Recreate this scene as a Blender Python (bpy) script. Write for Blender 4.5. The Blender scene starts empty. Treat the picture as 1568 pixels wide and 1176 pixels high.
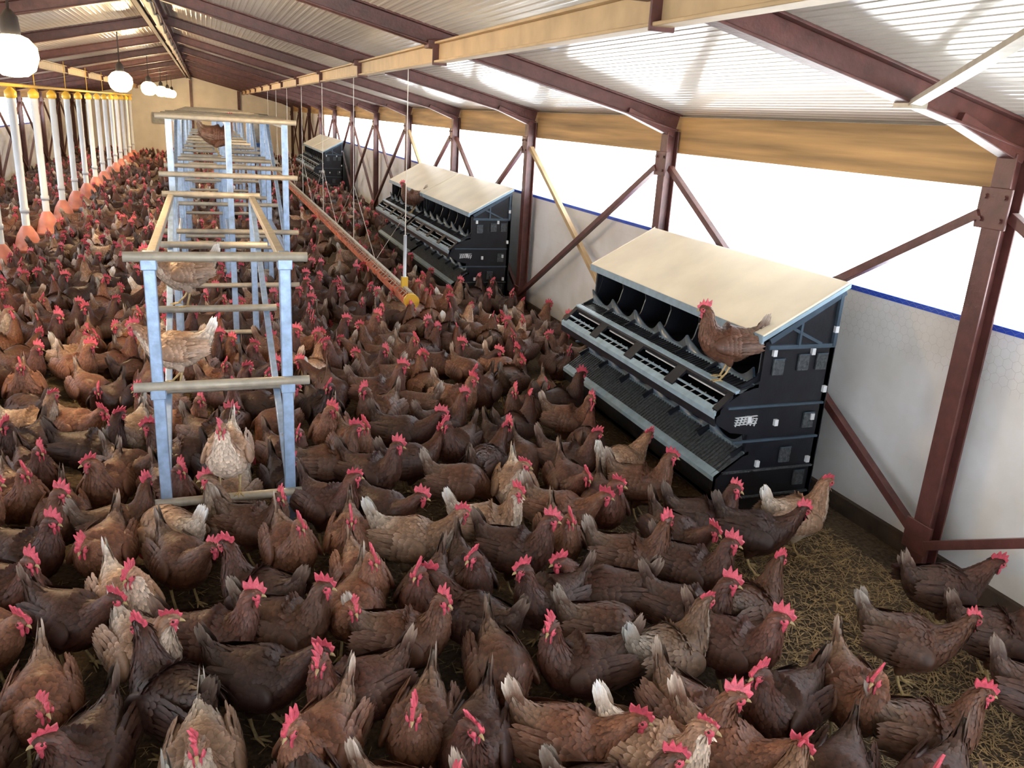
import bpy, math, random
from mathutils import Vector, Matrix
R = random.Random(7)
scene = bpy.context.scene
COL = scene.collection

# ---------------------------------------------------------------- materials
def new_mat(name):
    m = bpy.data.materials.new(name); m.use_nodes = True
    nt = m.node_tree; b = nt.nodes["Principled BSDF"]
    return m, nt, b
def setin(b, k, v):
    if k in b.inputs: b.inputs[k].default_value = v
def mat(name, col, rough=0.6, metal=0.0, nscale=8.0, namt=0.25, bump=0.0, bscale=40.0, spec=0.5, emit=None, estr=0.0, stretch=(1,1,1)):
    m, nt, b = new_mat(name)
    tc = nt.nodes.new("ShaderNodeTexCoord"); mp = nt.nodes.new("ShaderNodeMapping")
    mp.inputs['Scale'].default_value = stretch
    nt.links.new(tc.outputs['Object'], mp.inputs['Vector'])
    n = nt.nodes.new("ShaderNodeTexNoise"); n.inputs['Scale'].default_value = nscale; n.inputs['Detail'].default_value = 6
    nt.links.new(mp.outputs[0], n.inputs['Vector'])
    cr = nt.nodes.new("ShaderNodeValToRGB")
    lo = 1-namt; hi = 1+namt*0.6
    cr.color_ramp.elements[0].position = .3; cr.color_ramp.elements[1].position = .7
    cr.color_ramp.elements[0].color = (col[0]*lo, col[1]*lo, col[2]*lo, 1)
    cr.color_ramp.elements[1].color = (min(1,col[0]*hi), min(1,col[1]*hi), min(1,col[2]*hi), 1)
    nt.links.new(n.outputs['Fac'], cr.inputs[0]); nt.links.new(cr.outputs[0], b.inputs['Base Color'])
    b.inputs['Roughness'].default_value = rough; b.inputs['Metallic'].default_value = metal
    setin(b, 'Specular IOR Level', spec)
    if bump > 0:
        n2 = nt.nodes.new("ShaderNodeTexNoise"); n2.inputs['Scale'].default_value = bscale; n2.inputs['Detail'].default_value = 5
        nt.links.new(mp.outputs[0], n2.inputs['Vector'])
        bp = nt.nodes.new("ShaderNodeBump"); bp.inputs['Strength'].default_value = bump; bp.inputs['Distance'].default_value = 0.01
        nt.links.new(n2.outputs['Fac'], bp.inputs['Height']); nt.links.new(bp.outputs[0], b.inputs['Normal'])
    if emit:
        b.inputs['Emission Color'].default_value = (*emit, 1); b.inputs['Emission Strength'].default_value = estr
    return m

M_brown = mat("red_oxide_steel", (.105,.036,.031), .42, 0, 14, .35, .15, 60)
M_tan = mat("tan_painted_steel", (.48,.34,.18), .5, 0, 6, .2)
M_pale = mat("pale_galvanised_bar", (.46,.42,.34), .45, .2, 20, .2)
M_galv = mat("galvanised_perch", (.32,.45,.66), .38, .3, 25, .25, .1, 80)
M_wood = mat("pine_plank", (.45,.27,.11), .6, 0, 5, .5, .2, 30, stretch=(1,.12,3))
M_white = mat("white_pvc", (.72,.77,.82), .35, 0, 6, .08)
M_yel = mat("yellow_plastic", (.75,.46,.05), .4, 0, 6, .1)
M_red = mat("orange_red_plastic", (.72,.23,.13), .45, 0, 10, .25)
M_salmon = mat("salmon_feeder_pan", (.78,.28,.19), .4, 0, 10, .2)
M_blk = mat("black_nest_plastic", (.011,.013,.019), .30, 0, 12, .3, .1, 50)
M_slat = mat("nest_slat_mat", (.06,.07,.08), .45, 0, 60, .6, .6, 90)
M_bluegrey = mat("nest_rail_bluegrey", (.33,.46,.56), .3, .2, 15, .2)
M_frame = mat("nest_end_frame_dark", (.055,.085,.12), .3, .1, 15, .2)
M_roof = mat("nest_roof_board", (.82,.75,.60), .28, 0, 3, .12)
M_clip = mat("white_clip", (.70,.73,.77), .4)
M_blue = mat("blue_strip", (.02,.08,.55), .5)
M_curb = mat("dirty_curb", (.06,.04,.028), .9, 0, 10, .4, .4)
M_rope = mat("white_cord", (.75,.72,.66), .8)
M_dark = mat("dark_cable_duct", (.03,.022,.02), .6)
M_bin = mat("blue_bin_plastic", (.03,.10,.35), .4)
M_grey = mat("grey_tank", (.35,.38,.40), .4)
M_straw = mat("straw", (.36,.25,.12), .8, 0, 30, .5)
M_endw = mat("end_wall_cream", (.84,.80,.72), .6, 0, 2, .10)
M_wire = mat("wire_mesh_steel", (.45,.45,.44), .4, .6)

def wall_mat():
    m, nt, b = new_mat("white_sandwich_panel")
    tc = nt.nodes.new("ShaderNodeTexCoord")
    sp = nt.nodes.new("ShaderNodeSeparateXYZ"); nt.links.new(tc.outputs['Object'], sp.inputs[0])
    mu = nt.nodes.new("ShaderNodeMath"); mu.operation='MULTIPLY'; mu.inputs[1].default_value = 10.0
    nt.links.new(sp.outputs['Z'], mu.inputs[0])
    fr = nt.nodes.new("ShaderNodeMath"); fr.operation='FRACT'; nt.links.new(mu.outputs[0], fr.inputs[0])
    lt = nt.nodes.new("ShaderNodeMath"); lt.operation='LESS_THAN'; lt.inputs[1].default_value=.08; nt.links.new(fr.outputs[0], lt.inputs[0])
    n = nt.nodes.new("ShaderNodeTexNoise"); n.inputs['Scale'].default_value = 2.2; n.inputs['Detail'].default_value=8
    nt.links.new(tc.outputs['Object'], n.inputs['Vector'])
    cr = nt.nodes.new("ShaderNodeValToRGB")
    cr.color_ramp.elements[0].position=.3; cr.color_ramp.elements[1].position=.62
    cr.color_ramp.elements[0].color=(.66,.65,.62,1); cr.color_ramp.elements[1].color=(.82,.83,.85,1)
    nt.links.new(n.outputs['Fac'], cr.inputs[0]); nt.links.new(cr.outputs[0], b.inputs['Base Color'])
    bp = nt.nodes.new("ShaderNodeBump"); bp.inputs['Strength'].default_value=.8; bp.inputs['Distance'].default_value=.006; bp.invert=True
    nt.links.new(lt.outputs[0], bp.inputs['Height']); nt.links.new(bp.outputs[0], b.inputs['Normal'])
    b.inputs['Roughness'].default_value=.45
    return m
M_wall = wall_mat()
M_ceil = mat("white_ribbed_ceiling", (.66,.63,.56), .17, 0, 1.5, .10, .06, 6, spec=.65)

def floor_mat():
    m, nt, b = new_mat("litter_floor")
    tc = nt.nodes.new("ShaderNodeTexCoord")
    n = nt.nodes.new("ShaderNodeTexNoise"); n.inputs['Scale'].default_value=2.5; n.inputs['Detail'].default_value=10
    n2 = nt.nodes.new("ShaderNodeTexNoise"); n2.inputs['Scale'].default_value=45; n2.inputs['Detail'].default_value=8
    for q in (n,n2): nt.links.new(tc.outputs['Object'], q.inputs['Vector'])
    mx = nt.nodes.new("ShaderNodeMix"); mx.data_type='FLOAT'; mx.inputs[0].default_value=.55
    nt.links.new(n.outputs['Fac'], mx.inputs[2]); nt.links.new(n2.outputs['Fac'], mx.inputs[3])
    cr = nt.nodes.new("ShaderNodeValToRGB")
    cr.color_ramp.elements[0].position=.36; cr.color_ramp.elements[1].position=.66
    cr.color_ramp.elements[0].color=(.030,.020,.013,1); cr.color_ramp.elements[1].color=(.15,.105,.06,1)
    nt.links.new(mx.outputs[0], cr.inputs[0]); nt.links.new(cr.outputs[0], b.inputs['Base Color'])
    bp = nt.nodes.new("ShaderNodeBump"); bp.inputs['Strength'].default_value=.9; bp.inputs['Distance'].default_value=.02
    nt.links.new(n2.outputs['Fac'], bp.inputs['Height']); nt.links.new(bp.outputs[0], b.inputs['Normal'])
    b.inputs['Roughness'].default_value=.95
    return m
def out_mat():
    m, nt, b = new_mat("sunlit_pale_ground")
    tc = nt.nodes.new("ShaderNodeTexCoord")
    n = nt.nodes.new("ShaderNodeTexNoise"); n.inputs['Scale'].default_value=2.2; n.inputs['Detail'].default_value=12; n.inputs['Roughness'].default_value=.75
    nt.links.new(tc.outputs['Object'], n.inputs['Vector'])
    cr = nt.nodes.new("ShaderNodeValToRGB")
    e=cr.color_ramp.elements
    e[0].position=.37; e[0].color=(.035,.035,.03,1); e[1].position=.41; e[1].color=(.80,.80,.78,1)
    nt.links.new(n.outputs['Fac'], cr.inputs[0]); nt.links.new(cr.outputs[0], b.inputs['Base Color'])
    b.inputs['Roughness'].default_value=.9
    return m

def feather_mat():
    m, nt, b = new_mat("hen_feathers")
    at = nt.nodes.new("ShaderNodeAttribute"); at.attribute_name="Col"
    oi = nt.nodes.new("ShaderNodeObjectInfo")
    mr = nt.nodes.new("ShaderNodeMapRange"); mr.inputs['To Min'].default_value=.5; mr.inputs['To Max'].default_value=1.35
    nt.links.new(oi.outputs['Random'], mr.inputs['Value'])
    hs = nt.nodes.new("ShaderNodeHueSaturation"); nt.links.new(at.outputs['Color'], hs.inputs['Color'])
    nt.links.new(mr.outputs[0], hs.inputs['Value'])
    tc = nt.nodes.new("ShaderNodeTexCoord")
    n = nt.nodes.new("ShaderNodeTexNoise"); n.inputs['Scale'].default_value=55; n.inputs['Detail'].default_value=5
    nt.links.new(tc.outputs['Object'], n.inputs['Vector'])
    mr2 = nt.nodes.new("ShaderNodeMapRange"); mr2.inputs['To Min'].default_value=.55; mr2.inputs['To Max'].default_value=1.45
    nt.links.new(n.outputs['Fac'], mr2.inputs['Value'])
    mx = nt.nodes.new("ShaderNodeVectorMath"); mx.operation='SCALE'
    nt.links.new(hs.outputs[0], mx.inputs[0]); nt.links.new(mr2.outputs[0], mx.inputs['Scale'])
    nt.links.new(mx.outputs[0], b.inputs['Base Color'])
    b.inputs['Roughness'].default_value=.5
    setin(b,'Specular IOR Level',.45)
    return m
M_fea = feather_mat()
M_comb = mat("hen_comb_red", (.66,.095,.14), .42, 0, 60, .35, .3, 150)
M_leg = mat("hen_leg_yellow", (.46,.34,.16), .5, 0, 80, .3)
M_eye = mat("hen_eye", (.04,.015,.005), .1)

# ---------------------------------------------------------------- mesh builder
class MB:
    def __init__(s): s.v=[]; s.f=[]; s.m=[]; s.sm=[]
    def add(s, vs, fs, mi=0, smooth=False):
        o=len(s.v); s.v += [tuple(p) for p in vs]
        for f in fs: s.f.append(tuple(i+o for i in f)); s.m.append(mi); s.sm.append(smooth)
    def box(s, c, d, mi=0):
        x,y,z=c; a,b,e=d[0]/2,d[1]/2,d[2]/2
        vs=[(x+i*a,y+j*b,z+k*e) for i in(-1,1) for j in(-1,1) for k in(-1,1)]
        s.add(vs,[(0,1,3,2),(4,6,7,5),(0,4,5,1),(2,3,7,6),(0,2,6,4),(1,5,7,3)],mi)
    def bb(s, x0,x1,y0,y1,z0,z1, mi=0): s.box(((x0+x1)/2,(y0+y1)/2,(z0+z1)/2),(x1-x0,y1-y0,z1-z0),mi)
    def beam(s,p1,p2,w,h,mi=0,up=(0,0,1),off=(0,0)):
        p1=Vector(p1);p2=Vector(p2);t=(p2-p1).normalized();u=Vector(up)
        if abs(t.dot(u))>.98: u=Vector((0,1,0))
        sd=t.cross(u).normalized(); u=sd.cross(t).normalized()
        vs=[]
        for p in (p1,p2):
            for a,b in((-1,-1),(1,-1),(1,1),(-1,1)): vs.append(p+sd*(a*w/2+off[0])+u*(b*h/2+off[1]))
        s.add(vs,[(3,2,1,0),(4,5,6,7),(0,1,5,4),(1,2,6,5),(2,3,7,6),(3,0,4,7)],mi)
    def ibeam(s,p1,p2,w,h,t=.012,mi=0,up=(0,0,1)):
        s.beam(p1,p2,w,t,mi,up,(0,h/2-t/2)); s.beam(p1,p2,w,t,mi,up,(0,-h/2+t/2)); s.beam(p1,p2,t,h-2*t,mi,up)
    def tube(s,pts,rad,n=10,mi=0,cap=True):
        pts=[Vector(p) for p in pts]
        if not hasattr(rad,'__len__'): rad=[rad]*len(pts)
        vs=[];L=len(pts);ref=None
        for i,p in enumerate(pts):
            t=(pts[min(i+1,L-1)]-pts[max(i-1,0)]).normalized()
            if ref is None: ref=Vector((0,0,1)) if abs(t.z)<.9 else Vector((1,0,0))
            a=t.cross(ref).normalized();b=t.cross(a)
            for k in range(n):
                th=2*math.pi*k/n; vs.append(p+(a*math.cos(th)+b*math.sin(th))*rad[i])
        fs=[(i*n+k,i*n+(k+1)%n,(i+1)*n+(k+1)%n,(i+1)*n+k) for i in range(L-1) for k in range(n)]
        s.add(vs,fs,mi,True)
        if cap:
            o=len(s.v)-n*L
            s.f.append(tuple(o+k for k in range(n)));s.m.append(mi);s.sm.append(False)
            s.f.append(tuple(o+(L-1)*n+k for k in reversed(range(n))));s.m.append(mi);s.sm.append(False)
    def prism(s,prof,y0,y1,mi=0):
        n=len(prof)
        vs=[(x,y0,z) for x,z in prof]+[(x,y1,z) for x,z in prof]
        fs=[tuple(range(n)),tuple(reversed(range(n,2*n)))]+[(i,(i+1)%n+0,(i+1)%n+n,i+n) for i in range(n)]
        s.add(vs,fs,mi)
    def lathe(s,c,prof,n=20,mi=0):
        vs=[];L=len(prof)
        for r,z in prof:
            for k in range(n):
                th=2*math.pi*k/n; vs.append((c[0]+r*math.cos(th),c[1]+r*math.sin(th),c[2]+z))
        s.add(vs,[(i*n+k,i*n+(k+1)%n,(i+1)*n+(k+1)%n,(i+1)*n+k) for i in range(L-1) for k in range(n)],mi,True)
    def mesh(s,name,mats):
        me=bpy.data.meshes.new(name); me.from_pydata(s.v,[],s.f)
        for m in mats: me.materials.append(m)
        me.polygons.foreach_set('material_index',s.m); me.polygons.foreach_set('use_smooth',s.sm)
        me.update(); return me
    def obj(s,name,mats,parent=None,bevel=0,loc=(0,0,0)):
        if not isinstance(mats,(list,tuple)): mats=[mats]
        o=bpy.data.objects.new(name,s.mesh(name,mats)); COL.objects.link(o); o.location=loc
        if parent: o.parent=parent
        if bevel:
            b=o.modifiers.new('bevel','BEVEL'); b.width=bevel; b.segments=2; b.limit_method='ANGLE'
        return o
def empty(name,loc=(0,0,0)):
    e=bpy.data.objects.new(name,None); COL.objects.link(e); e.location=loc; e.empty_display_size=.2; return e

# ---------------------------------------------------------------- room
XR, XL, XC = 3.45, -4.25, -.40
Y0, Y1 = -3.5, 36.0
SL=.23
def zr(x): return 2.1+SL*(XR-x) if x>=XC else 2.1+SL*(x-XL)
SILL, HEAD = 1.29, 1.93
YW = 26.6
b=MB(); b.bb(XL-.1,XR+.1,Y0,Y1,-.1,0); b.obj("floor",floor_mat())
b=MB(); b.bb(-120,160,-90,150,-.35,-.12); b.obj("ground_outside",out_mat())
for side,x in(("right",XR),("left",XL)):
    s=1 if side=="right" else -1
    b=MB(); xa,xb=sorted((x,x+s*.08))
    b.bb(xa,xb,Y0,Y1,0,SILL); b.bb(xa,xb,YW,Y1,SILL,HEAD); b.bb(xa,xb,Y0,Y1,HEAD,2.2)
    b.obj("wall_"+side,M_wall)
    b=MB(); xa,xb=sorted((x-s*.05,x)); b.bb(xa,xb,Y0,Y1,HEAD,2.195); b.obj("trim_1" if s>0 else "trim_2",M_wood)
    b=MB(); xa,xb=sorted((x-s*.006,x+s*.085)); b.bb(xa,xb,Y0,YW,SILL,SILL+.028); b.obj("trim_3" if s>0 else "trim_4",M_blue)
    b=MB(); xa,xb=sorted((x-s*.03,x)); b.bb(xa,xb,Y0,Y1,0,.10); b.obj("baseboard_"+side,M_curb)
def gable(y,t,name,door=None,m=M_endw):
    b=MB()
    if not door:
        b.prism([(XL,0),(XR,0),(XR,2.20),(XC,zr(XC)+.1),(XL,2.20)],y,y+t)
    else:
        a,c,h=door
        b.prism([(XL,0),(a,0),(a,h),(XL,h)],y,y+t); b.prism([(c,0),(XR,0),(XR,h),(c,h)],y,y+t)
        b.prism([(XL,h),(XR,h),(XR,2.20),(XC,zr(XC)+.1),(XL,2.20)],y,y+t)
    return b.obj(name,m)
gable(Y1,.1,"wall_far"); gable(Y0-.1,.1,"wall_near",(-2.0,2.2,2.15))
b=MB()
for s in(1,-1):
    xe = XR+.45 if s>0 else XL-.45
    L=abs(xe-XC); n=int(L/.05); pr=[]
    for i in range(n+1):
        for d,h in((0,0),(.5,0),(.65,.0022),(.85,.0022)):
            if i==n and d>0: break
            x=XC+s*min(L,(i+d)*L/n); z=(zr(XC)-SL*abs(x-XC))+.10-h; pr.append((x,z))
    vs=[(x,Y0,z) for x,z in pr]+[(x,Y1,z) for x,z in pr]; k=len(pr)
    b.add(vs,[(i,i+1,i+1+k,i+k) for i in range(k-1)])
    vs=[(XC,Y0,zr(XC)+.2),(xe,Y0,zr(XC)-SL*L+.2),(XC,Y1,zr(XC)+.2),(xe,Y1,zr(XC)-SL*L+.2)]
    b.add(vs,[(0,1,3,2)])
b.obj("ceiling",M_ceil)

# fine chicken wire on the near window bays (overlaps the wall a little below the sill)
b=MB(); a=.028; xw=XR-.012
def wseg(y1,z1,y2,z2):
    dy,dz=y2-y1,z2-z1; l=math.hypot(dy,dz); ny,nz=-dz/l*.0004,dy/l*.0004
    b.add([(xw,y1+ny,z1+nz),(xw,y2+ny,z2+nz),(xw,y2-ny,z2-nz),(xw,y1-ny,z1-nz)],[(0,1,2,3)])
W=a*math.sqrt(3); row=0; z=1.02
while z<1.92:
    y=-.6+(W/2 if row%2 else 0)
    while y<5.75:
        wseg(y,z,y,z+a); wseg(y,z+a,y+W/2,z+a*1.5); wseg(y+W/2,z+a*1.5,y+W,z+a); y+=W
    z+=a*1.5; row+=1
b.obj("chicken_wire",M_wire)

YS=[-.2+2.98*i for i in range(-1,13)]
for i,y in enumerate(YS):
    b=MB()
    b.ibeam((XR-.06,y,zr(XR)+.05),(XC,y,zr(XC)+.04),.09,.12)
    b.ibeam((XL+.06,y,zr(XL)+.05),(XC,y,zr(XC)+.04),.09,.12)
    b.beam((XR-.1,y,zr(XR)-.03),(XR-.5,y,zr(XR-.5)+.0),.08,.05)
    b.obj("steel_rafter",M_brown,bevel=.003)
    for x,s in((XR,1),(XL,-1)):
        b=MB(); b.ibeam((x-s*.11,y,0),(x-s*.11,y,zr(x)-.012),.10,.10,.011,up=(1,0,0))
        b.box((x-s*.12,y,.01),(.16,.18,.02)); b.box((x-s*.17,y,1.85),(.012,.16,.18)); b.box((x-s*.17,y,.22),(.012,.16,.16))
        for dz in(-.05,.05):
            for dy in(-.05,.05): b.tube([(x-s*.172,y+dy,1.85+dz),(x-s*.188,y+dy,1.85+dz)],.010,6)
        b.obj("steel_post",M_brown,bevel=.003)
for i in range(len(YS)-1):
    ya,yb=YS[i],YS[i+1]
    for x,s in((XR,1),(XL,-1)):
        b=MB(); xx=x-s*.165
        b.beam((xx,ya+.06,1.82),(xx,yb-.06,.20),.045,.045,0); b.beam((xx+s*.05,ya+.06,.20),(xx+s*.05,yb-.06,1.82),.045,.045,1 if i in(3,5) else 0)
        b.obj("cross_brace",[M_brown,M_tan],bevel=.002)
for x in(1.5,-2.3):
    b=MB(); z=zr(x)
    b.ibeam((x,Y0,z-.05),(x,Y1,z-.05),.08,.13,.014,0)
    for y in YS: b.box((x,y,z+.0),(.16,.12,.05),1); b.box((x,y-.05,z-.05),(.10,.012,.16),1)
    b.obj("purlin_beam",[M_tan,M_brown],bevel=.003)
b=MB(); b.ibeam((XC,Y0,zr(XC)-.02),(XC,Y1,zr(XC)-.02),.10,.14,.014)
b.beam((XC-.12,Y0,zr(XC)-.06),(XC-.12,Y1,zr(XC)-.06),.05,.04,1)
for k in range(30): b.tube([(XC+.02,k*1.2,zr(XC)-.09),(XC+.02,k*1.2+.6,zr(XC)-.14),(XC+.02,k*1.2+1.2,zr(XC)-.09)],.012,6,1,False)
b.obj("ridge_beam",[M_brown,M_dark],bevel=.003)
b=MB(); b.beam((2.72,2.80,zr(2.72)-.02),(1.0,.05,zr(1.0)-.02),.05,.02); b.box((2.70,2.78,zr(2.7)-.02),(.08,.10,.03)); b.obj("roof_tie_bar",M_pale)

# ---------------------------------------------------------------- nest boxes
def nest(y0,L=2.10):
    e=empty("nest_box",(2.9,y0,0)); ox=-2.9
    def X(x): return x+ox
    P=[(3.20,.02),(3.20,1.30),(2.75,1.05),(2.75,.84),(2.68,.80),(2.50,.68),(2.50,.62),(2.60,.56),(2.72,.54),(2.72,.42),(2.54,.30),(2.54,.22),(2.66,.14),(2.70,.02)]
    P=[(X(x),z) for x,z in P]
    for nm,ya in(("end_panel_near",0),("end_panel_far",L-.03)):
        b=MB(); b.prism(P,ya,ya+.03); b.obj(nm,M_blk,e,bevel=.006)
    b=MB()
    for yy,sg in((-.008,1),(L+.008,-1)):
        b.beam((X(2.76),yy,1.065),(X(3.20),yy,1.325),.02,.03,0)
        b.beam((X(2.76),yy,1.03),(X(3.19),yy,1.03),.014,.022,0)
        b.beam((X(3.18),yy,1.03),(X(3.18),yy,1.31),.02,.024,0)
        b.beam((X(2.95),yy,1.03),(X(2.95),yy,1.17),.014,.018,0)
        b.beam((X(3.10),yy,1.04),(X(2.90),yy,1.13),.012,.016,0)
        b.beam((X(2.56),yy,.70),(X(3.18),yy,.70),.014,.012,0); b.beam((X(2.62),yy,.50),(X(3.18),yy,.50),.014,.012,0)
        b.beam((X(2.58),yy,.32),(X(3.18),yy,.32),.014,.010,1); b.beam((X(2.72),yy,.16),(X(3.18),yy,.16),.014,.010,1)
        for sx,sz in((2.84,.92),(3.0,.94),(3.12,.94),(3.10,.60),(2.98,.40),(3.1,.25)):
            b.box((X(sx),yy,sz),(.07,.010,.09),1)
            b.beam((X(sx-.035),yy-.005*sg,sz+.045),(X(sx+.035),yy-.005*sg,sz+.045),.006,.006,0)
        for sx,sz in((2.80,1.0),(3.05,1.0),(3.17,.78),(2.70,.63),(2.88,.60),(3.12,.62),(2.80,.36),(3.14,.36),(3.18,1.12)):
            b.box((X(sx),yy-.004*sg,sz),(.022,.018,.036),2)
        for q in range(6):
            b.beam((X(2.62+q*.024),yy,.600-.004*abs(q-2)),(X(2.635+q*.024),yy,.648-.005*abs(q-2)),.01,.004,2)
        for q in range(4): b.beam((X(2.615),yy,.60+.014*q),(X(2.755),yy,.605+.014*q),.01,.003,2)
    b.obj("end_frame",[M_frame,M_slat,M_clip],e)
    b=MB()
    b.prism([(X(2.705),1.075),(X(3.21),1.36),(X(3.21),1.38),(X(2.705),1.10)],-.02,L+.02)
    b.obj("roof_board",M_roof,e,bevel=.004)
    b=MB(); b.prism([(X(2.698),1.055),(X(2.712),1.055),(X(2.712),1.095),(X(2.698),1.102)],-.022,L+.022)
    b.prism([(X(2.70),1.065),(X(3.215),1.35),(X(3.215),1.373),(X(2.70),1.09)],-.026,-.02); b.prism([(X(2.70),1.065),(X(3.215),1.35),(X(3.215),1.373),(X(2.70),1.09)],L+.02,L+.026)
    b.obj("roof_edge_rail",M_bluegrey,e)
    b=MB(); b.bb(X(3.17),X(3.20),0,L,.05,1.30); b.bb(X(2.74),X(3.18),.02,L-.02,.80,.82); b.bb(X(2.74),X(3.18),.02,L-.02,.42,.44); b.bb(X(2.70),X(3.18),.02,L-.02,.03,.06)
    b.bb(X(2.70),X(2.715),.02,L-.02,.04,.30)
    b.prism([(X(2.52),.64),(X(2.76),.56),(X(2.76),.545),(X(2.52),.62)],.02,L-.02)
    b.obj("nest_carcass",M_blk,e)
    b=MB(); n=6
    for z0,zt in((.80,1.08),(.41,.56)):
        for i in range(n+1):
            y=.03+(L-.06)*i/n
            prof=[(3.16,z0),(3.16,zt+.1 if z0>.6 else zt),(2.77,zt-.02),(2.785,z0+.19 if z0>.6 else zt-.03),(2.76,z0+.10),(2.73,z0+.055),(2.64,z0+.01),(2.66,z0-.02)]
            b.prism([(X(x),z) for x,z in prof],y-.006,y+.006,0)
        N=n*10; vs=[]
        for k in range(N+1):
            y=.03+(L-.06)*k/N; f=abs(math.sin(math.pi*k/10)); zz=z0+.115-.085*f; xo=2.735-.03*(1-f)
            vs+= [(X(2.73),y,z0-.02),(X(xo),y,zz),(X(xo+.012),y,zz),(X(2.75),y,z0-.02)]
        fs=[]
        for k in range(N):
            for j in range(3): fs.append((4*k+j,4*k+j+1,4*k+4+j+1,4*k+4+j))
        b.add(vs,fs,1,True)
    b.obj("nest_dividers",[M_blk,M_frame],e)
    b=MB()
    def strip(xa,za,xb,zb,t,mi): b.prism([(X(xa),za),(X(xb),zb),(X(xb),zb-t),(X(xa),za-t)],.0,L,mi)
    strip(2.74,.825,2.71,.822,.02,1); strip(2.71,.815,2.62,.790,.015,0); strip(2.625,.80,2.595,.79,.018,1)
    n=4
    for i in range(n+1):
        y=(L)*i/n; b.prism([(X(2.60),.785),(X(2.50),.69),(X(2.50),.67),(X(2.60),.765)],max(0,y-.05),min(L,y+.05),2)
    strip(2.60,.785,2.585,.772,.02,2)
    for i in range(n):
        y=L*i/n+.06; y2=L*(i+1)/n-.06
        b.beam((X(2.53),y,.722),(X(2.53),y2,.722),.010,.010,1); b.beam((X(2.60),y,.74),(X(2.60),y2,.74),.008,.008,3)
        for q in range(5): 
            yy=y+(y2-y)*(q+.5)/5; b.beam((X(2.595),yy,.70),(X(2.53),yy,.68),.005,.005,3)
    strip(2.52,.695,2.485,.672,.03,1)
    b.bb(X(2.487),X(2.50),0,L,.60,.66,2)
    strip(2.74,.435,2.71,.425,.02,1); strip(2.71,.425,2.56,.315,.015,0); strip(2.57,.325,2.53,.300,.025,1); b.bb(X(2.535),X(2.55),0,L,.22,.30,2)
    for k in range(int(L/.03)):
        y=.015+k*.03
        b.beam((X(2.71),y,.819),(X(2.625),y,.795),.010,.006,2); b.beam((X(2.71),y,.43),(X(2.57),y,.327),.010,.006,0)
    b.obj("landing_shelves",[M_slat,M_bluegrey,M_blk,M_clip],e)
    b=MB()
    for yy in(.05,L-.05):
        for xx in(2.74,3.15): b.bb(X(xx-.02),X(xx+.02),yy-.02,yy+.02,0,.06)
    b.obj("feet",M_blk,e)
for y in(3.50,8.84,11.04,21.3,23.5): nest(y)

# ---------------------------------------------------------------- perches
def rung(b,y,z,x0,x1): b.tube([(x0,y,z),(x1,y,z)],.022,10,1)
e=empty("stair_perch",(0,3.88,0)); xl,xr=-.255,.315
b=MB()
for x in(xl,xr):
    b.beam((x,0,0),(x,0,1.47),.05,.05,0); b.beam((x,0,1.42),(x,2.84,1.42),.04,.04,1); b.beam((x,.03,.27),(x,2.8,1.40),.035,.035,0)
    b.beam((x,2.84,0),(x,2.84,1.45),.045,.045,0)
    for z in(.25,.83,1.42): b.box((x,-.01,z),(.065,.075,.055),0)
b.obj("frame",[M_galv,M_pale],e,bevel=.004)
b=MB()
for z in(.25,.83,1.42): rung(b,-.03,z+.03,xl-.10,xr+.10)
for y in (.72,1.42,2.12,2.78): rung(b,y,.27+y*.408+.035,xl-.06,xr+.06)
b.obj("rungs",[M_galv,M_pale],e)
def tall(y0,L,x0,x1,H):
    e=empty("tall_perch_frame",((x0+x1)/2,y0,0)); w=(x1-x0)/2; b=MB()
    for y in(0,L):
        for x in(-w,0,w): b.beam((x,y,0),(x,y,H+.04),.045,.045,0)
    for x in(-w,0,w): b.beam((x,0,H),(x,L,H),.04,.03,1); b.beam((x,0,H*.5),(x,L,H*.5),.03,.03,0)
    for x in(-w,w): b.beam((x,.05,H*.5),(x,L-.05,H-.03),.03,.03,0)
    b.obj("frame",[M_galv,M_pale],e,bevel=.004)
    b=MB()
    for y in(0,L/2,L):
        for z in(H+.03,H*.8,H*.58,H*.36,H*.16):
            if 0<y<L and z<H*.7: continue
            b.tube([(-w-.09,y-.03,z),(w+.09,y-.03,z)],.02,8,0)
    b.obj("rungs",M_pale,e)
tall(6.95,1.95,-.25,.59,1.95); tall(9.7,2.1,-.25,.59,1.93); tall(12.9,2.1,-.25,.59,1.93); tall(16.5,2.1,-.25,.59,1.93)

# ---------------------------------------------------------------- feeder line
e=empty("chain_feeder",(1.75,7.5,0)); b=MB(); L=20.5
b.prism([(-.062,.455),(-.045,.375),(.045,.375),(.062,.455),(.055,.455),(.040,.383),(-.040,.383),(-.055,.455)],0,L,0)
b.beam((0,0,.50),(0,L,.50),.030,.026,1)
for k in range(int(L/.12)):
    y=.05+k*.12; b.beam((-.064,y,.455),(0,y,.512),.008,.008,1); b.beam((.064,y,.455),(0,y,.512),.008,.008,1)
    if k%4==0: b.beam((-.068,y,.43),(.068,y,.43),.02,.04,0)
b.beam((-.035,0,.485),(-.035,L,.485),.006,.006,1); b.beam((.035,0,.485),(.035,L,.485),.006,.006,1)
b.obj("trough",[M_red,M_pale],e)
b=MB(); b.tube([(0,-.09,.43),(0,-.03,.43)],.070,20,0); b.tube([(0,-.12,.43),(0,.0,.43)],.03,12,0); b.tube([(0,-.05,.34),(0,-.05,.25)],[.05,.02],12,1); b.obj("end_wheel",[M_yel,M_red],e)
b=MB(); b.tube([(.0,.25,.48),(.0,.25,1.0)],.016,10,0); b.box((0,.25,.55),(.06,.05,.1),1); b.obj("lift_pipe",[M_white,M_yel],e)
b=MB()
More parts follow.
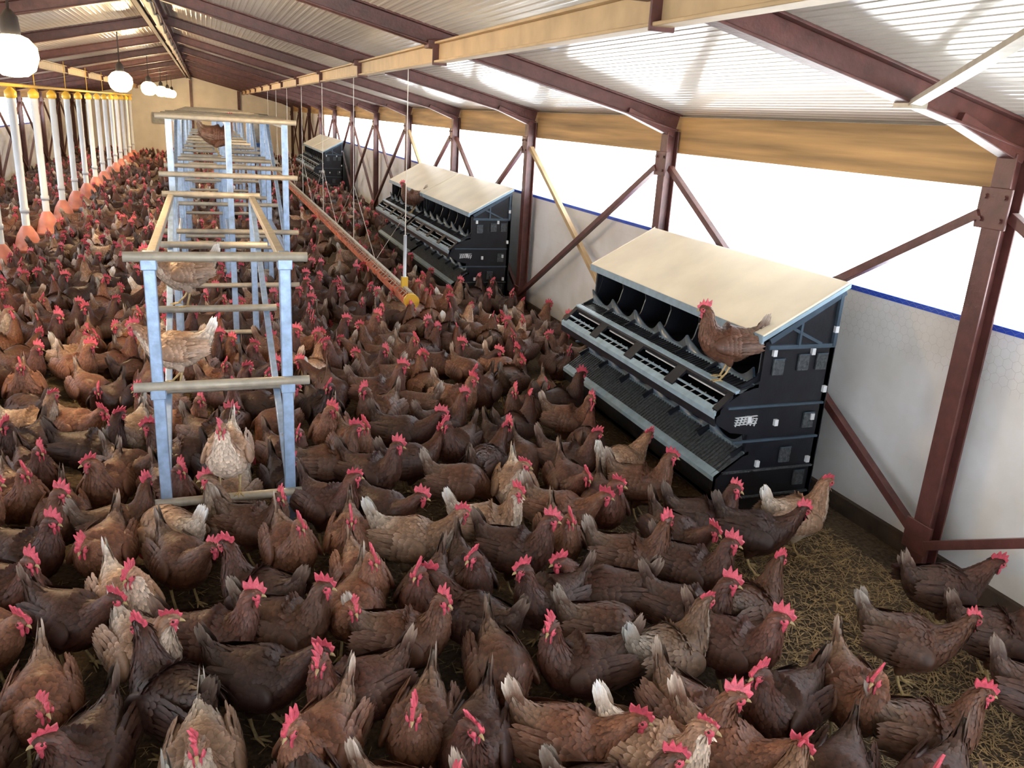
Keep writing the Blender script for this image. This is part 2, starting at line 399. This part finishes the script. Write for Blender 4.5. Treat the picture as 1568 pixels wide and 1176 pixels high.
for k in range(7):
    y=.25+3.0*k; b.tube([(0,y,.5),(0,y,zr(1.75)+.1)],.0045,5,0); b.tube([(0,y+1.5,.5),(0,y,1.2)],.003,5,0); b.tube([(0,y-1.5 if k else y,.5),(0,y,1.2)],.003,5,0)
b.obj("suspension_cords",M_rope,e)

# ---------------------------------------------------------------- tube feeder row
me=None
y=7.6
while y<32:
    b=MB()
    b.tube([(0,0,.42),(0,0,2.06)],.047,16,0); b.lathe((0,0,2.0),[(.05,0),(.07,.02),(.07,.08),(.04,.11),(.02,.13)],16,1)
    b.lathe((0,0,.60),[(.05,0),(.056,0),(.056,.06),(.05,.06)],16,0)
    b.lathe((0,0,.10),[(.17,.0),(.19,.03),(.185,.05),(.165,.05),(.15,.12),(.12,.22),(.07,.31),(.046,.34)],20,2)
    b.lathe((0,0,.10),[(.0,.01),(.17,.0)],20,2)
    if me is None: me=b.mesh("tube_feeder",[M_white,M_yel,M_salmon])
    o=bpy.data.objects.new("tube_feeder",me); COL.objects.link(o); o.location=(-2.23,y,0); y+=1.55
b=MB(); b.tube([(-2.23,7.4,2.155),(-2.23,32,2.155)],.022,8,0)
for k in range(9): b.tube([(-2.23,8+k*2.98,2.16),(-2.23,8+k*2.98,zr(-2.23)+.05)],.006,6,0)
b.obj("feed_supply_pipe",M_yel)

# ---------------------------------------------------------------- lamps
M_glow = mat("lamp_glass", (1,.9,.7), .3, emit=(1,.78,.40), estr=12)
for i,y in enumerate((5.7,12.6,19.0,24.5,29.0,33.0)):
    e=empty("pendant_lamp",(-1.0,y,2.33)); b=MB()
    g=1.3 if i else 1.15  # lamp shape oversized so its radius takes in the bulb's bloom
    b.lathe((0,0,-.03),[(r*g,z*g) for r,z in [(.0,-.115),(.055,-.108),(.095,-.078),(.115,-.02),(.11,.03),(.075,.07),(.04,.085)]],20,0); b.obj("bulb_with_bloom",M_glow,e)
    b=MB(); b.lathe((0,0,.06),[(.048,0),(.052,.02),(.045,.10),(.015,.14),(.0,.14)],16,0); b.tube([(0,0,.2),(0,0,zr(-1)+.1-2.33)],.008,6,0); b.obj("socket_and_cord",M_dark,e)
    l=bpy.data.lights.new("lamp_light",'POINT'); l.energy=130; l.color=(1,.68,.36); l.shadow_soft_size=.12
    lo=bpy.data.objects.new("lamp_light",l); COL.objects.link(lo); lo.parent=e; lo.location=(0,0,-.32)

# far-end things
e=empty("feed_hopper",(1.75,30.5,0)); b=MB()
b.lathe((0,0,0),[(.05,.75),(.10,.8),(.36,1.25),(.36,1.75),(.30,1.8),(0,1.82)],20,0)
for a in range(4):
    an=math.pi/4+a*math.pi/2; b.beam((.36*math.cos(an),.36*math.sin(an),0),(.36*math.cos(an),.36*math.sin(an),1.4),.04,.04,0)
b.obj("hopper_body",M_grey,e)
b=MB(); b.box((0,-.85,.42),(.5,.4,.84)); b.box((0,-.85,.86),(.56,.46,.06)); b.obj("blue_bin",M_bin,e,bevel=.03)
b=MB(); b.box((-1.6,Y1-.06,1.4),(.5,.12,.4)); b.box((-1.6,Y1-.125,1.4),(.42,.01,.32)); b.box((-.9,Y1-.05,1.45),(.3,.1,.3)); b.obj("electrical_cabinet",M_grey,bevel=.01)
b=MB(); b.bb(-.45,-.35,Y1-.1,Y1,0,2.85); b.bb(1.3,1.4,Y1-.1,Y1,0,2.55); b.obj("trim_5",M_brown)

# ---------------------------------------------------------------- hens
PAL={
 'dark': dict(back=(.058,.023,.016),breast=(.085,.035,.024),neck=(.10,.037,.023),tail=(.07,.036,.026),tip=(.22,.165,.13),fl=(.075,.039,.028)),
 'mid': dict(back=(.135,.056,.032),breast=(.17,.078,.047),neck=(.165,.068,.035),tail=(.19,.115,.078),tip=(.58,.51,.44),fl=(.17,.10,.065)),
 'light': dict(back=(.30,.185,.12),breast=(.48,.38,.30),neck=(.27,.15,.09),tail=(.52,.44,.36),tip=(.80,.77,.72),fl=(.46,.36,.28)),
}
def lerp(a,b,t): return tuple(a[i]+(b[i]-a[i])*t for i in range(3))
def build_hen(pose,palname,seed):
    rnd=random.Random(seed); pal=PAL[palname]
    V=[];F=[];C=[];MI=[];SM=[]
    def add(vs,fs,cs,mi=0,sm=True):
        o=len(V); V.extend([tuple(v) for v in vs]); C.extend(cs if isinstance(cs,list) else [cs]*len(vs))
        for f in fs: F.append(tuple(i+o for i in f)); MI.append(mi); SM.append(sm)
    body=[(-.194,.346,.004,.006),(-.177,.304,.011,.020),(-.146,.258,.036,.046),(-.10,.224,.068,.074),(-.05,.206,.089,.088),(.0,.202,.100,.096),(.05,.209,.093,.092)]
    kind,yaw=pose
    if kind=='alert': neck=[(.090,.238,.068,.070),(.110,.280,.048,.050),(.118,.320,.034,.036),(.124,.352,.027,.029),(.138,.372,.022,.024),(.158,.376,.017,.019),(.172,.373,.008,.010)]; ax=.115; hf=(1,0,-.08)
    elif kind=='fwd': neck=[(.095,.226,.066,.066),(.128,.256,.046,.048),(.156,.288,.033,.034),(.178,.312,.025,.026),(.197,.327,.022,.023),(.217,.328,.017,.018),(.230,.324,.008,.01)]; ax=.13; hf=(1,0,-.15)
    else: neck=[(.095,.190,.062,.062),(.132,.160,.042,.042),(.160,.122,.031,.031),(.176,.092,.025,.025),(.190,.070,.022,.022),(.203,.052,.016,.017),(.210,.042,.008,.009)]; ax=.15; hf=(.5,0,-.85)
    wts=[0,.15,.45,.8,1,1,1]
    ctrl=[(x,0,z,ry,rz,0) for x,z,ry,rz in body]
    for (x,z,ry,rz),w in zip(neck,wts):
        dx=x-ax; a=yaw*w
        ctrl.append((ax+dx*math.cos(a) if dx>0 else x, dx*math.sin(a) if dx>0 else 0,z,ry,rz,a))
    def samp(u):
        n=len(ctrl)-1; f=u*n; i=min(int(f),n-1); t=f-i
        p=[ctrl[max(0,min(n,i+k))] for k in(-1,0,1,2)]
        return [0.5*((2*p[1][j])+(-p[0][j]+p[2][j])*t+(2*p[0][j]-5*p[1][j]+4*p[2][j]-p[3][j])*t*t+(-p[0][j]+3*p[1][j]-3*p[2][j]+p[3][j])*t**3) for j in range(6)]
    def frame(u):
        q=samp(u); a=samp(max(0,u-.02)); c=samp(min(1,u+.02))
        t=(Vector(c[:3])-Vector(a[:3])).normalized(); sd=Vector((-math.sin(q[5]),math.cos(q[5]),0)); sd=(sd-t*sd.dot(t)).normalized(); up=t.cross(sd)
        return Vector(q[:3]),t,sd,up,max(q[3],.004),max(q[4],.004)
    def lowf(u,s): return 1+.10*max(0,-s)*max(0,1-abs(u-.4)/.22)
    def surf(fr,u,th):
        p,t,sd,up,ry,rz=fr; s=math.sin(th)
        return p+sd*ry*math.cos(th)+up*rz*s*lowf(u,s)
    def color(u,th):
        s=math.sin(th)
        if u<.10: c=lerp(pal['tip'],pal['tail'],u/.10)
        elif u<.20: c=lerp(pal['tail'],pal['fl'],(u-.10)/.1)
        elif u<.30: c=lerp(pal['fl'],pal['back'],(u-.20)/.1) if s>-.1 else pal['fl']
        elif u<.55: c=pal['back'] if s>.0 else lerp(pal['back'],pal['breast'],min(1,-s*1.6))
        elif u<.88: c=lerp(pal['back'],pal['neck'],(u-.55)/.2 if u<.75 else 1) if s>-.2 else pal['breast']
        else: c=pal['neck']
        return c
    M,N=44,20; vs=[];cs=[]
    for i in range(M+1):
        u=i/M; fr=frame(u)
        for k in range(N):
            th=2*math.pi*k/N
            vs.append(surf(fr,u,th)); c=color(u,th); g=rnd.uniform(.8,.95); cs.append((c[0]*g,c[1]*g,c[2]*g))
    fs=[(i*N+k,i*N+(k+1)%N,(i+1)*N+(k+1)%N,(i+1)*N+k) for i in range(M) for k in range(N)]
    fs.append(tuple(range(N))); fs.append(tuple(M*N+k for k in reversed(range(N))))
    add(vs,[tuple(reversed(f)) for f in fs],cs)
    def feather(p,d,n,L,W,c,lift=.004,tipc=None,var=.25):
        d=d.normalized(); w=d.cross(n).normalized()*(W/2)
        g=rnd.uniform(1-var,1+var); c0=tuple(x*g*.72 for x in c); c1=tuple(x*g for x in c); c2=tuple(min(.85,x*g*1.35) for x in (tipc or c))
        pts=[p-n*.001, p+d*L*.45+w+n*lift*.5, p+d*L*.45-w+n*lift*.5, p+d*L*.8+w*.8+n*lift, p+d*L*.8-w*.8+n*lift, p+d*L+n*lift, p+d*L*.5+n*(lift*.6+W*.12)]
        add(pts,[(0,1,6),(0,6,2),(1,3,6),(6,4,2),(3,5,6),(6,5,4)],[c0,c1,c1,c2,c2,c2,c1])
    u=.965
    while u>.05:
        fr=frame(u); fb=frame(max(.0,u-.035)); p,t,sd,up,ry,rz=fr
        isn=u>.62
        cnt=int(max(8,2*math.pi*(ry+rz)/2/(.0078 if isn else .0125)))
        for k in range(cnt):
            th=2*math.pi*(k+rnd.uniform(-.4,.4)+rnd.random()*.5)/cnt
            q=surf(fr,u,th); q2=surf(fb,max(0,u-.035),th); d=(q2-q)
            if d.length<1e-5: continue
            d.normalize()
            tv=surf(fr,u,th+.05)-surf(fr,u,th-.05)
            n=tv.cross(d).normalized()
            if n.dot(q-p)<0: n=-n
            if isn: L,W=rnd.uniform(.022,.034),.0095
            elif u<.22: L,W=rnd.uniform(.028,.036),.012
            else: L,W=rnd.uniform(.024,.034),.017
            if u>.9: L*=.45;W*=.7
            d=d+Vector((rnd.uniform(-.1,.1),rnd.uniform(-.1,.1),rnd.uniform(-.1,.1)))
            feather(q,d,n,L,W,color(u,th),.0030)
        u-=.020 if u>.55 else .0225
    for sg in(1,-1):
        c=Vector((-.035,sg*.084,.216)); ax1=Vector((-.115,-sg*.018,.012)); ax2=Vector((.008,-sg*.016,.054)); ax3=Vector((0,sg*.020,.004))
        nu,nv=14,10; vs=[];cs=[]
        for i in range(nu+1):
            a=math.pi*i/nu
            for k in range(nv):
                b2=2*math.pi*k/nv; x=-math.cos(a); r=math.sin(a)**.8*(1-.25*max(0,x))
                vs.append(c+ax1*x+ax2*r*math.cos(b2)+ax3*r*math.sin(b2)); cs.append(tuple(z*.9 for z in pal['back']))
        add(vs,[(i*nv+k,i*nv+(k+1)%nv,(i+1)*nv+(k+1)%nv,(i+1)*nv+k) for i in range(nu) for k in range(nv)],cs)
        outn=Vector((0,sg*.95,.25)).normalized()
        for i in range(9):
            x=-.85+i*.19
            r=math.sqrt(max(0,1-x*x))
            for k in range(7):
                v=-.9+k*.3+rnd.uniform(-.06,.06)
                q=c+ax1*x+ax2*r*v+ax3*(math.sqrt(max(0,1-v*v))*r+.04)
                last=i>4
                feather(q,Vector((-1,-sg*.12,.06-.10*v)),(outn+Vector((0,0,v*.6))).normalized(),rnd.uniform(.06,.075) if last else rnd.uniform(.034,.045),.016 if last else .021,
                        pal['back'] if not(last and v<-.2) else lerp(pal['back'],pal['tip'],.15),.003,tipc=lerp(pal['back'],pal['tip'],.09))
    for sg in(1,-1):
        for i in range(9):
            f=i/8
            base=Vector((-.172+.034*f,sg*(.010+.007*f),.262+.018*f))
            T=Vector((-.214+.028*f+rnd.uniform(-.008,.008),sg*.004,.358+.020*math.sin(f*3.1)+rnd.uniform(-.014,.008)))
            d=T-base; n=Vector((.05,sg*1.0,.15)).normalized()
            feather(base,d,n,d.length,.021,lerp(pal['tail'],pal['back'],rnd.random()*.6),.001,tipc=lerp(pal['tail'],pal['tip'],rnd.uniform(.35,1)),var=.15)
    for i in range(60):
        th=rnd.uniform(0,2*math.pi); h=rnd.random()
        rr=.038*(1-.6*h)
        q=Vector((-.130-.038*h,0,.236+.055*h))+Vector((-.25*math.sin(th)*rr,math.cos(th)*rr,math.sin(th)*rr*.6))
        T=Vector((-.202,math.cos(th)*.007,.36)); n=Vector((-.5*math.sin(th)-.2,math.cos(th),math.sin(th)*.5)).normalized()
        feather(q,T-q,n,rnd.uniform(.030,.042),.012,lerp(pal['fl'],pal['tail'],h),.002,tipc=lerp(pal['fl'],pal['tip'],.1+.4*h),var=.18)
    yawv=yaw; hfv=Vector((hf[0]*math.cos(yawv),hf[0]*math.sin(yawv),hf[2])).normalized(); sd=Vector((-math.sin(yawv),math.cos(yawv),0)); hu=hfv.cross(sd)*1.0
    hc=Vector(ctrl[-3][:3])+hfv*.004
    def HP(f,u,s=0): return hc+hfv*f+hu*u+sd*s
    def ell(c,a,b2,c3,col,mi,nu=8,nv=10):
        vs=[]
        for i in range(nu+1):
            al=math.pi*i/nu
            for k in range(nv):
                be=2*math.pi*k/nv; vs.append(c+a*(-math.cos(al))+b2*math.sin(al)*math.cos(be)+c3*math.sin(al)*math.sin(be))
        add(vs,[(i*nv+k,i*nv+(k+1)%nv,(i+1)*nv+(k+1)%nv,(i+1)*nv+k) for i in range(nu) for k in range(nv)],col,mi)
    red=(.5,.04,.05)
    k=1.03+rnd.uniform(-.14,.2)
    out=[(.032,.006),(.037,.020),(.027,.024),(.026,.041),(.014,.031),(.008,.052),(-.003,.035),(-.013,.054),(-.018,.033),(-.032,.042),(-.033,.022),(-.022,.008)]
    out=[(f+rnd.uniform(-.002,.002),u_+(rnd.uniform(-.006,.004) if u_>.038 else 0)) for f,u_ in out]
    flop=rnd.uniform(-.5,.5)
    vs=[]
    for s in(-.0045,.0045):
        vs.append(HP(0,.022*k,s*1.4))
        for f,u_ in out: vs.append(HP(f*k,u_*k,s*(.6 if u_>.03 else 1)+flop*max(0,u_-.02)*1.2))
    n=len(out); fs=[(0,1+i,1+(i+1)%n) for i in range(n)]+[(n+1,n+2+(i+1)%n,n+2+i) for i in range(n)]+[(1+i,n+2+i,n+2+(i+1)%n,1+(i+1)%n) for i in range(n)]
    add(vs,fs,red,1,False)
    for s in(-1,1):
        ell(HP(.014,-.030,s*.008),hu*.018,hfv*.009,sd*.004,red,1)
        ell(HP(.010,-.001,s*.014),hfv*.018,hu*.015,sd*.0085,red,1)
        ell(HP(-.010,-.010,s*.017),hu*.010,hfv*.006,sd*.005,red,1,6,8)
        ell(HP(.012,.004,s*.0215),hfv*.0042,hu*.0042,sd*.003,(0,0,0),3,6,8)
    pts=[(HP(.018,0),.0095),(HP(.030,-.001),.0072),(HP(.041,-.004),.0038),(HP(.046,-.008),.001)]
    vs=[]
    for p,r in pts:
        for q in range(8):
            a=2*math.pi*q/8; vs.append(p+sd*math.cos(a)*r*.8+hu*math.sin(a)*r)
    add(vs,[(i*8+q,i*8+(q+1)%8,(i+1)*8+(q+1)%8,(i+1)*8+q) for i in range(3) for q in range(8)],(.4,.3,.1),2)
    def tub(pts,rad,col,mi,n=8):
        vs=[];L=len(pts)
        for i,p in enumerate(pts):
            t=(Vector(pts[min(i+1,L-1)])-Vector(pts[max(i-1,0)])).normalized(); rf=Vector((0,1,0)) if abs(t.y)<.9 else Vector((1,0,0)); a=t.cross(rf).normalized(); b2=t.cross(a)
            for q in range(n): th=2*math.pi*q/n; vs.append(Vector(p)+(a*math.cos(th)+b2*math.sin(th))*rad[i])
        add(vs,[(i*n+q,i*n+(q+1)%n,(i+1)*n+(q+1)%n,(i+1)*n+q) for i in range(L-1) for q in range(n)]+[tuple((L-1)*n+q for q in range(n))],col,mi)
    st=rnd.uniform(-.03,.03)
    for sg in (1,-1):
        fx=.015+sg*st; y=sg*.045
        tub([(.0,y*.8,.175),(-.008,y,.135),(-.022,y,.100),(-.026,y,.088)],[.050,.040,.018,.009],pal['breast'],0,10)
        tub([(-.026,y,.092),(fx*.3-.015,y,.05),(fx,y,.010)],[.0075,.0055,.006],(.4,.3,.1),2)
        for a,l in((0,.050),(.55,.042),(-.55,.042),(math.pi,.022)):
            tub([(fx,y,.009),(fx+math.cos(a)*l*.5,y+math.sin(a)*l*.5,.007),(fx+math.cos(a)*l,y+math.sin(a)*l,.003)],[.0055,.0045,.002],(.4,.3,.1),2,6)
    me=bpy.data.meshes.new("hen_mesh"); me.from_pydata(V,[],F)
    for m in(M_fea,M_comb,M_leg,M_eye): me.materials.append(m)
    me.polygons.foreach_set('material_index',MI); me.polygons.foreach_set('use_smooth',SM)
    ca=me.color_attributes.new("Col",'FLOAT_COLOR','POINT'); flat=[]
    for c in C: flat+= [c[0],c[1],c[2],1]
    ca.data.foreach_set('color',flat); me.update(); return me
POSES=[('alert',0),('alert',.9),('alert',-.8),('fwd',0),('fwd',.5),('peck',0)]
HM={}; sd_=1
for pi,po in enumerate(POSES):
    for pn in PAL:
        sd_+=1; HM[(pi,pn)]=build_hen(po,pn,sd_)
HS=1.10
def place(name,x,y,z,yaw,pi,pn,sc=1.0,parent=None):
    o=bpy.data.objects.new(name,HM[(pi,pn)]); COL.objects.link(o); sc*=HS
    o.location=(x,y,z); o.rotation_euler=(0,0,yaw) ; o.scale=(sc*R.uniform(.94,1.0),sc*R.uniform(.97,1.06),sc)
    if parent: o.parent=parent
    return o

# ---- camera
H=2.1
cam=bpy.data.cameras.new("camera"); co=bpy.data.objects.new("camera",cam); COL.objects.link(co)
cx=Vector((.9403,-.3352,.0578)).normalized(); cz=Vector((-.3363,-.8910,.3049)).normalized(); cy=cz.cross(cx).normalized(); cx=cy.cross(cz)
mw=Matrix((cx,cy,cz)).transposed().to_4x4(); mw.translation=(0,0,H); co.matrix_world=mw
cam.sensor_width=36; cam.lens=28.93; cam.clip_start=.05; cam.clip_end=500; scene.camera=co

# foreground hens: (x, y, yaw, colour)  metres / radians
HL=[(-.80,3.28,-.81,'d'),(-.56,3.04,-.63,'d'),(-.29,2.76,-1.0,'l'),(-.06,2.78,-.25,'d'),(-.38,3.12,-1.16,'l'),(-.18,3.38,-1.07,'m'),(.12,3.04,2.48,'d'),(.27,3.38,-1.35,'m'),(.09,2.51,-.45,'d'),(.39,2.35,-2.84,'d'),(.53,3.04,-1.46,'m'),
(.61,2.60,-.34,'m'),(.46,2.84,-1.91,'m'),(.77,2.87,-2.13,'d'),(.56,2.11,-1.99,'m'),(.90,2.32,-1.61,'P'),(1.20,2.28,3.06,'d'),(1.24,2.70,-2.91,'d'),(.96,2.95,-1.62,'d'),(1.50,2.71,2.70,'d'),(1.55,2.26,.14,'l'),(1.82,2.23,-.9,'d'),
(1.00,1.94,-.6,'m'),(1.44,1.91,-1.4,'m'),(1.78,1.89,-2.9,'d'),(2.07,1.86,-1.9,'m'),(2.53,2.07,-.7,'m'),(2.17,1.64,-.5,'m'),(2.92,2.01,-.5,'d'),(3.0,2.35,-.3,'d'),(1.74,2.94,-.5,'m'),(1.97,2.77,-.9,'d'),(2.29,3.21,-.4,'d'),(2.48,3.02,-.6,'d'),
(2.80,3.12,-.1,'l'),(2.18,3.66,-.6,'m'),(1.61,3.44,-.7,'m'),(1.86,3.46,-1.8,'d'),(1.25,3.12,-.6,'d'),(1.20,3.40,-.3,'l'),(.75,3.64,-1.0,'d'),(.77,4.11,-.6,'d'),(1.33,4.38,-2.4,'d'),(-.50,3.55,-1.8,'m'),(-.71,3.91,-1.5,'m'),(-.93,4.17,-1.1,'m'),
(-.55,4.24,-1.8,'m'),(-.59,2.55,-1.5,'m'),(1.23,1.80,-.9,'l'),(.24,2.13,-2.2,'m'),(1.47,1.75,-1.0,'m'),(.70,2.00,-2.1,'d'),(-.10,2.15,-1.6,'l'),(2.77,1.66,-.8,'d'),(-.45,4.42,-.8,'m'),(.73,4.50,-1.3,'m')]
pts=[]
kk=0
for (x,y,yaw,p) in HL:
    pts.append((x,y))
    pn={'d':'dark','m':'mid','l':'light','P':'mid'}[p]; pi=5 if p=='P' else [0,3,1,0,2,4,0][kk%7]; kk+=1
    place("hen",x,y,0,yaw,pi,pn,1.0)
place("hen",2.60,3.64,.815,math.radians(155),0,'mid',.93)
place("hen",.03,3.85,.30,math.radians(-100),0,'light',.95)
place("hen",-.16,5.30,.905,math.radians(186),3,'light',.92)
place("hen",-.20,4.60,.622,math.radians(178),3,'light',.92)
place("hen",2.62,11.2,.815,math.radians(180),0,'mid',.93)
place("hen",.12,8.87,1.59,math.radians(10),0,'mid',.9)
fl=empty("hen_flock")
cell={}
def near(x,y,r):
    i,j=int(x/.5+100),int(y/.5+100)
    for a in(-1,0,1):
        for c in(-1,0,1):
            for q in cell.get((i+a,j+c),[]):
                if (q[0]-x)**2+(q[1]-y)**2<r*r: return True
    return False
def put(x,y): cell.setdefault((int(x/.5+100),int(y/.5+100)),[]).append((x,y))
for p in pts: put(*p)
cnt=0
posts=[(-.255,3.88),(.315,3.88),(-.255,6.72),(.315,6.72)]
for tr in range(32000):
    x=R.uniform(-3.85,3.0); y=.9+32*(R.random()**1.7)
    if x>2.25 and (y>3.2 and (any(ys-.2<y<ys+2.35 for ys in(3.46,8.84,11.04,21.3,23.5)))): continue
    if x>2.1 and y<3.5: continue
    if (x-.93)**2+(y-3.75)**2<.05: continue
    if abs(x+2.23)<.26 and y>7: continue
    if any((x-q[0])**2+(y-q[1])**2<.02 for q in posts): continue
    if x>1.9 and 5.6<y<8.6 and R.random()<.4: continue
    r=.255 if y<4 else .26 if y<12 else .34
    if .75<x<2.2 and y>9.5: r=.5
    if -1.9<x<-.5 and y>17: r=.5
    if near(x,y,r): continue
    put(x,y); cnt+=1
    pn=R.choices(['dark','mid','light'],[.52,.36,.12])[0]; pi=R.choices(range(6),[.36,.18,.18,.15,.08,.05])[0]
    place("hen",x,y,0,R.uniform(0,6.283) if R.random()<.5 else R.gauss(-.9,.9),pi,pn,R.uniform(.94,1.06),fl)
    if cnt>1150: break

b=MB()
for k in range(15000):
    x=R.uniform(-1.5,3.2); y=.9+5.5*R.random()**1.3
    if k%2==0: x=R.uniform(1.9,3.2); y=R.uniform(1.5,3.5)
    a=R.uniform(0,6.283); l=R.uniform(.02,.075); w=R.uniform(.0010,.0024); z=.002+R.random()*.012; z2=.002+R.random()*.018
    dx,dy=math.cos(a)*l/2,math.sin(a)*l/2; nx,ny=-math.sin(a)*w,math.cos(a)*w
    b.add([(x-dx-nx,y-dy-ny,z),(x+dx-nx,y+dy-ny,z2),(x+dx+nx,y+dy+ny,z2),(x-dx+nx,y-dy+ny,z)],[(0,1,2,3)])
b.obj("straw_litter",M_straw)

# ---------------------------------------------------------------- light
scene.view_settings.view_transform='Standard'
w=bpy.data.worlds.new("sky"); scene.world=w; w.use_nodes=True
bg=w.node_tree.nodes["Background"]; bg.inputs[0].default_value=(.82,.90,1,1); bg.inputs[1].default_value=9.0
s=bpy.data.lights.new("sun",'SUN'); s.energy=34; s.angle=.01; s.color=(1,.96,.9)
so=bpy.data.objects.new("sun",s); COL.objects.link(so)
so.rotation_euler=Vector((-.12,-.72,.80)).to_track_quat('Z','Y').to_euler()
